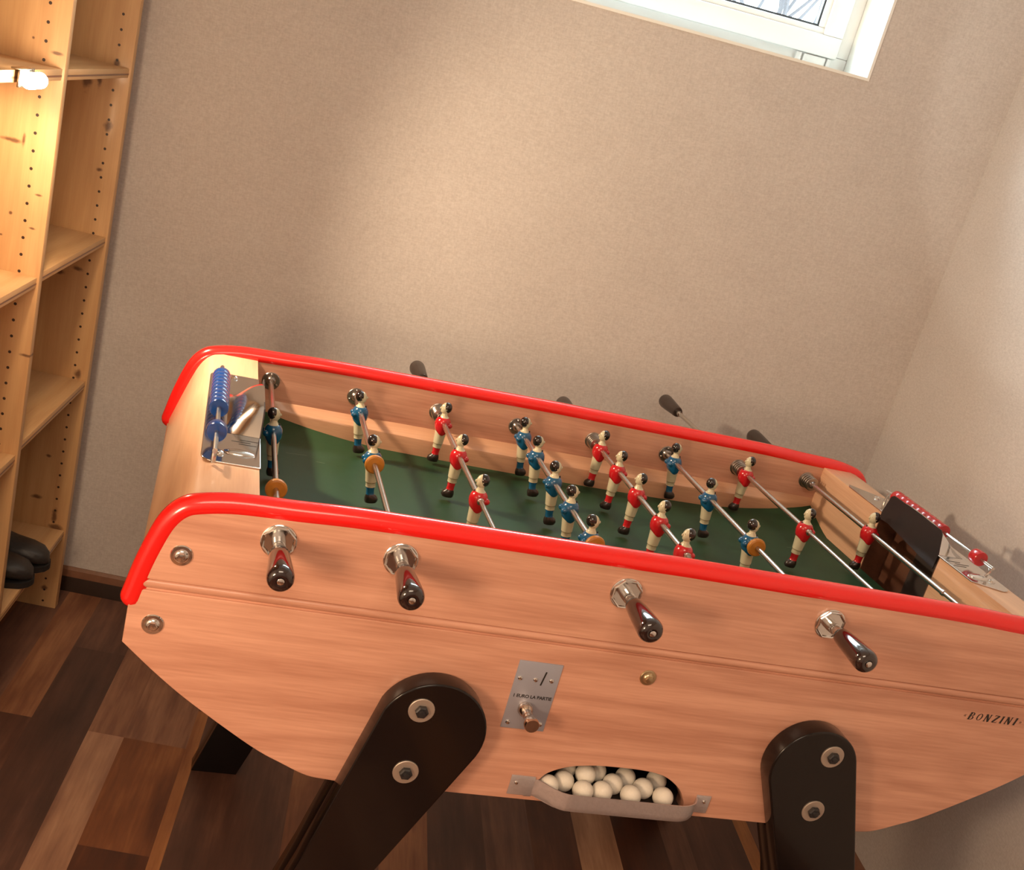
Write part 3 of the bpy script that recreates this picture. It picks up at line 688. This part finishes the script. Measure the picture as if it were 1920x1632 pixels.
# ------------------------------------------------------------------ player figures
def figure_mesh(shirt, name):
    """facing +X, rod axis at the origin"""
    m = MB(); SEG = 24
    # z, cx, rx, ry, material of the band above, warp
    R_ = [(-.0728, .0015, .0040, .0035, 4, 0), (-.0722, .0020, .0090, .0064, 4, 0), (-.0685, .0025, .0105, .0076, 4, 0), (-.0640, .0020, .0098, .0076, 4, 0), (-.0605, .0008, .0076, .0066, 4, 0), (-.0590, .0002, .0064, .0058, 0, 0),
          (-.0540, 0, .0062, .0057, 0, 0), (-.0465, 0, .0066, .0062, 0, 0), (-.0460, 0, .0078, .0078, 1, 0), (-.0445, 0, .0077, .0079, 1, 0), (-.0395, 0, .0076, .0079, 1, 0), (-.0390, 0, .0080, .0084, 5, 0), (-.0382, 0, .0080, .0084, 1, 0), (-.0378, 0, .0086, .0090, 1, 0),
          (-.0280, 0, .0092, .0100, 1, 0), (-.0205, 0, .0097, .0107, 1, .15), (-.0150, 0, .0102, .0112, 0, .8), (-.0145, 0, .0112, .0119, 0, .8), (-.0105, 0, .0128, .0130, 0, .45), (-.0060, 0, .0139, .0137, 0, .15), (-.0010, 0, .0142, .0139, 0, 0), (.0035, 0, .0134, .0134, 0, 0), (.0070, 0, .0116, .0121, 0, 0), (.0092, 0, .0096, .0104, 0, 0), (.0102, 0, .0084, .0090, 0, 0),
          (.0104, .0002, .0082, .0086, 1, -.9), (.0124, .0004, .0064, .0066, 1, 0), (.0142, .0006, .0050, .0050, 1, 0), (.0195, .0010, .0046, .0046, 1, 0)]
    prev = None
    for (z, cx, rx, ry, mi, wp) in R_:
        ring = []
        for k in range(SEG):
            a = 2*math.pi*k/SEG; c, s_ = math.cos(a), math.sin(a)
            dz = -.0075*wp*(abs(s_)**3) if wp >= 0 else -.004*max(0, c)**2
            ring.append(m.bm.verts.new((cx+rx*c, ry*s_, z+dz)))
        if prev:
            for k in range(SEG): m.bm.faces.new([prev[0][k], prev[0][(k+1) % SEG], ring[(k+1) % SEG], ring[k]]).material_index = prev[1]
        else: m.bm.faces.new(ring[::-1]).material_index = mi
        prev = (ring, mi)
    m.bm.faces.new(prev[0]).material_index = 1
    # arms pressed to the body
    for s_ in (-1, 1):
        m.ell((-.0100, s_*.0076, -.0020), (.0062, .0050, .0052), 0, 14, 9)
    # head, hair cap, nose, ears, eyes, dark lace at the neck
    def hf(p): return 1
    m.ell((.0014, 0, .0258), (.0082, .0074, .0106), 1, 20, 14)
    m.ell((-.0014, 0, .0277), (.0086, .0084, .0098), 2, 20, 14, None)
    m.ell((.0098, 0, .0256), (.0020, .0013, .0024), 1, 8, 6); m.ell((.0068, 0, .0205), (.0022, .0026, .0020), 1, 8, 6)
    for s_ in (-1, 1):
        m.ell((.0006, s_*.0071, .0262), (.0014, .0010, .0020), 1, 8, 6); m.ell((.0076, s_*.0034, .0285), (.0008, .0009, .0006), 2, 8, 6)
    m.ell((.0085, 0, .0232), (.0008, .0018, .0005), 5, 8, 6); m.ell((.0092, 0, .0100), (.0014, .0012, .0020), 4, 8, 6)
    return m
FB = FR = None
def figure(rod, x, y, blue, tilt=0):
    global FB, FR
    src = FB if blue else FR
    if src is None:
        o = figure_mesh(None, '').build('player_figure', [p_blue if blue else p_red, p_cream, p_hair, p_hair, p_shoe, p_line], rod, (0, 0, 0), 50)
        if blue: FB = o
        else: FR = o
        place(o, rod, (x, y, 0))
    else: o = clone(src, rod, (x, y, 0))
    o.rotation_euler = (0, tilt, 0 if blue else math.pi)
    tag(o, ('blue' if blue else 'red')+'-shirted dark-haired player figure in white shorts')
    return o
# ------------------------------------------------------------------ rods
HN = HFar = None
def near_handle(rod, x, tip):
    global HN
    org = (x, tip, 0)
    if HN is None:
        m = MB(); m.lathe((x, tip, 0), (0, 1, 0), [(.0015, .0030), (.0025, .0045), (.0004, .0050), (0, .0075), (.0008, .0108), (.0030, .0138), (.0068, .0156), (.012, .0160), (.030, .0150), (.052, .0134), (.068, .0120), (.0735, .0108), (.0760, .0086), (.0765, .004)], 0, 32)
        HN = m.build('handle', black_gloss, rod, org); MB().lathe((x, tip+.0002, 0), (0, 1, 0), [(-.001, 0), (-.0008, .0030), (.0008, .0044)], 0, 18)
        return HN
    return clone(HN, rod, org)
def far_handle(rod, x, tip):
    global HFar
    org = (x, tip, 0)
    if HFar is None:
        HFar = MB().lathe((x, tip, 0), (0, -1, 0), [(0, 0), (0, .0125), (.003, .0148), (.009, .0156), (.030, .0146), (.060, .0126), (.082, .0114), (.084, .0110), (.086, .0100)], 0, 32).build('handle', handle_grey, rod, org)
        return HFar
    return clone(HFar, rod, org)
def octo(x):
    """near-side bearing: octagonal dished chrome nut with sleeve"""
    m = MB(); m.lathe((x, 0, 0), (0, -1, 0), [(.0015, .0212), (.0055, .0212), (.0066, .0200), (.0060, .0186), (.0042, .0176), (.0040, .0075)], 0, 8)
    R8 = Matrix.Rotation(math.pi/8, 3, 'Y')
    for v in m.bm.verts: c = Vector((x, v.co.y, 0)); v.co = c+R8 @ (v.co-c)
    m.lathe((x, 0, 0), (0, -1, 0), [(-.0005, .0218), (.0018, .0218), (.0024, .0208), (.0024, .010)], 0, 32)
    m.lathe((x, 0, 0), (0, -1, 0), [(.001, .0088), (.010, .0084), (.0165, .0080), (.017, .0066)], 0, 20)
    return m
def flange(x, y, s_):
    m = MB(); m.lathe((x, y, 0), (0, s_, 0), [(-.0005, .0158), (.0014, .0158), (.0024, .0148), (.0026, .0090), (.005, .0080), (.007, .0060)], 0, 28)
    for k in range(3):
        a = math.radians(90+120*k); m.lathe((x+.0115*math.cos(a), y+s_*.0022, .0115*math.sin(a)), (0, s_, 0), [(-.0005, .0026), (.0008, .0026), (.0020, .0018), (.0024, 0)], 0, 12)
    return m
def coil(x, y, s_):
    m = MB(); m.lathe((x, y, 0), (0, s_, 0), [(-.0005, .0158), (.0015, .0158), (.0025, .0140), (.0026, .0070)], 0, 28)
    prof = []; t = .002
    for k in range(4):
        prof += [(t, .0074), (t+.0012, .0122), (t+.0026, .0134), (t+.0040, .0122), (t+.0052, .0074)]; t += .0066
    prof += [(t, .0070), (t+.005, .0066), (t+.006, .0045)]
    m.lathe((x, y, 0), (0, s_, 0), prof, 0, 24); return m
spec = [ # blue?, figure y positions, near tip / far tip, ring y
 (True, [.390], -.106, .700, .160),
 (True, [.560, .345], -.107, .700, .318),
 (False, [.586, .425, .253], None, .926, None),
 (True, [.588, .492, .375, .274, .165], -.105, .700, .142),
 (False, [.597, .493, .389, .277, .173], None, .868, None),
 (True, [.603, .432, .261], -.105, .700, .238),
 (False, [.605, .362], None, 1.057, None),
 (False, [.403], None, .900, None)]
for i, (blue, fy, ntip, ftip, ring) in enumerate(spec):
    x = i*.15; m = MB()
    if blue:
        ymid = min(fy)
        m.tube([(x, ntip+.06, 0), (x, ymid, 0)], .0041, 0, 16); m.tube([(x, ymid, 0), (x, ftip, 0)], .0046, 0, 16)
        m.tube([(x, ntip+.074, 0), (x, ntip+.092, 0)], .0068, 0, 20)
        col_y = ymid-.012
    else:
        ymid = min(fy) if i < 7 else .190
        m.tube([(x, YN-.006, 0), (x, ymid-.01, 0)], .0036, 0, 16); m.tube([(x, ymid-.012, 0), (x, ftip-.080, 0)], .0045, 0, 16)
        m.lathe((x, ymid-.014, 0), (0, -1, 0), [(-.002, .0054), (.003, .0054), (.004, .0040)], 0, 18)
        m.tube([(x, ftip-.10, 0), (x, ftip-.07, 0)], .0058, 0, 16)
    rod = m.build('rod', steel, table, (x, 0, 0), 40)
    if ntip is not None:
        h = near_handle(rod, x, ntip); tag(h, 'glossy black handle')
        MB().lathe((x, ntip, 0), (0, -1, 0), [(-.003, .0046), (.0004, .0042), (.0012, .0026), (.0012, 0)], 0, 18).build('end_screw', chrome, rod)
    else: tag(far_handle(rod, x, ftip), 'dark brown handle')
    for y in fy: figure(rod, x, y, blue, -.14 if blue else .0)
    if ring is not None:
        MB().lathe((x, ring-.0045, 0), (0, 1, 0), [(0, .0062), (0, .0120), (.0015, .0142), (.0045, .0150), (.0075, .0142), (.009, .0120), (.009, .0062)], 0, 28).build('bumper_ring', orange, rod)
    if blue:
        octo(x).build('bearing', chrome, table, (x, 0, 0), 25); flange(x, D, -1).build('bearing', steel_dk, table, (x, D, 0)); flange(x, YN, 1).build('bearing', steel_dk, table, (x, YN, 0))
    else:
        coil(x, D, -1).build('bearing', steel_dk, table, (x, D, 0)); flange(x, YN, 1).build('bearing', steel_dk, table, (x, YN, 0))
# ------------------------------------------------------------------ balls in the tray
MT = Matrix.Rotation(TH, 3, 'Z')
balls = [((.4316, .0048, -.307), 'far left end, touching the lip'), ((.4581, .0184, -.307), 'second from the left, just behind the leftmost'),
 ((.491, .0269, -.2985), 'high in the middle-left, above two front balls'), ((.4815, 0, -.307), 'front row, left of the two that touch'),
 ((.5112, .0031, -.307), 'front row, right of the two that touch'), ((.5339, .023, -.307), 'middle of the tray, behind and between front balls'),
 ((.5539, .001, -.307), 'front row, right of the centre'), ((.5796, .020, -.307), 'second row, between the two rightmost front balls'),
 ((.6045, .0037, -.307), 'front row, rightmost of all'), ((.5141, .0451, -.3035), 'back row left, under the opening edge'),
 ((.5598, .0423, -.307), 'back row middle, in the shade'), ((.609, .043, -.307), 'back row right, shaded beside the dark end'), ((.4686, .046, -.303), 'back row, leftmost and nearly hidden')]
b0 = None
for (c, lab) in balls:
    w = (MT @ Vector((c[0], c[1], 0))); w.z = c[2]+HF
    if b0 is None:
        b0 = o = MB().ell((0, 0, 0), (.0148, .0148, .0148), 0, 28, 18).build('table_football', ball_m, None, (0, 0, 0), 180)
    else: o = b0.copy(); COL.objects.link(o)
    o.location = w*S; o.rotation_euler = (random.random()*3, random.random()*3, 0)
    tag(o, 'white ball in the table tray, '+lab, 'ball', 'balls in the tray of the foosball table')

# ------------------------------------------------------------------ camera
Rt = ((0.9559108821916777, -0.16869930462847285, 0.24036416106677824), (0.1662831962298779, -0.3636962400030721, -0.9165560231962308), (0.2420419053780612, 0.9161143976729015, -0.3196093340556905))
cr_, cd_, cf_ = [MT @ Vector(r) for r in Rt]
cpos = MT @ Vector((-0.13102957, -1.20870721, 0.55750909+HF))
cam = bpy.data.cameras.new('camera'); co = bpy.data.objects.new('camera', cam); COL.objects.link(co)
M = Matrix.Identity(4)
for k, v in enumerate((cr_, -cd_, -cf_)):
    for j in range(3): M[j][k] = v[j]
M.translation = cpos*S; co.matrix_world = M
cam.sensor_fit = 'HORIZONTAL'; cam.sensor_width = 36; cam.lens = 2073.69925/1920*36
cam.shift_x = (960-857.3072)/1920; cam.shift_y = (868.06755-816)/1920
cam.clip_start = .02
scn.camera = co

# ------------------------------------------------------------------ light
w = bpy.data.worlds.new('sky'); scn.world = w; w.use_nodes = True
w.node_tree.nodes['Background'].inputs[0].default_value = (.80, .92, 1, 1); w.node_tree.nodes['Background'].inputs[1].default_value = 6.0
def light(name, typ, loc, energy, col, size=.1, target=None, **kw):
    l = bpy.data.lights.new(name, typ); l.energy = energy; l.color = col
    if typ == 'AREA': l.shape = kw.get('shape', 'SQUARE'); l.size = size; l.size_y = kw.get('size_y', size)
    else: l.shadow_soft_size = size
    if typ == 'SPOT': l.spot_size = math.radians(kw['angle']); l.spot_blend = kw.get('blend', .5)
    o = bpy.data.objects.new(name, l); COL.objects.link(o); o.location = Vector(loc)*S
    if target is not None: o.rotation_euler = (Vector(target)-Vector(loc)).to_track_quat('-Z', 'Y').to_euler()
    return o
WARM = (1, .70, .44)
light('clip_lamp_light', 'POINT', (XF+.050, .52, 1.225), 2.6, WARM, .02)
light('clip_lamp_down', 'SPOT', (XF+.048, .53, 1.218), 6, (1, .74, .46), .02, (XF-.16, .74, .95), angle=84, blend=.8)
light('clip_lamp_beam', 'SPOT', (XF+.050, .53, 1.225), 45, (1, .77, .53), .03, (.90, .60, 1.00), angle=124, blend=.55)
light('room_lamp', 'POINT', (-.47, -.95, .99), 37, WARM, .13)
light('overhead_fill', 'AREA', (.1, -1.5, 2.13), 25, (1, .80, .60), 1.0, (.1, -1.3, 0))  # unseen area light added to fill the room and the shelf fronts
light('wall_beam', 'SPOT', (-.3, -.6, 2.0), 40, (1, .94, .82), .02, (1.31, .55, 1.75), angle=35, blend=.12)
pl = light('window_daylight', 'AREA', ((WX0+WX1)/2, WY+.12, 1.83), 22, (.85, .95, 1), .9, ((WX0+WX1)/2, 0, 1.2), shape='RECTANGLE', size_y=.36)

scn.view_settings.view_transform = 'Standard'; scn.view_settings.look = 'None'; scn.view_settings.gamma = 1; scn.view_settings.exposure = 0; scn.view_settings.use_curve_mapping = False
scn.cycles.use_denoising = True
scn.cycles.max_bounces = 8; scn.cycles.diffuse_bounces = 4; scn.cycles.sample_clamp_indirect = 4
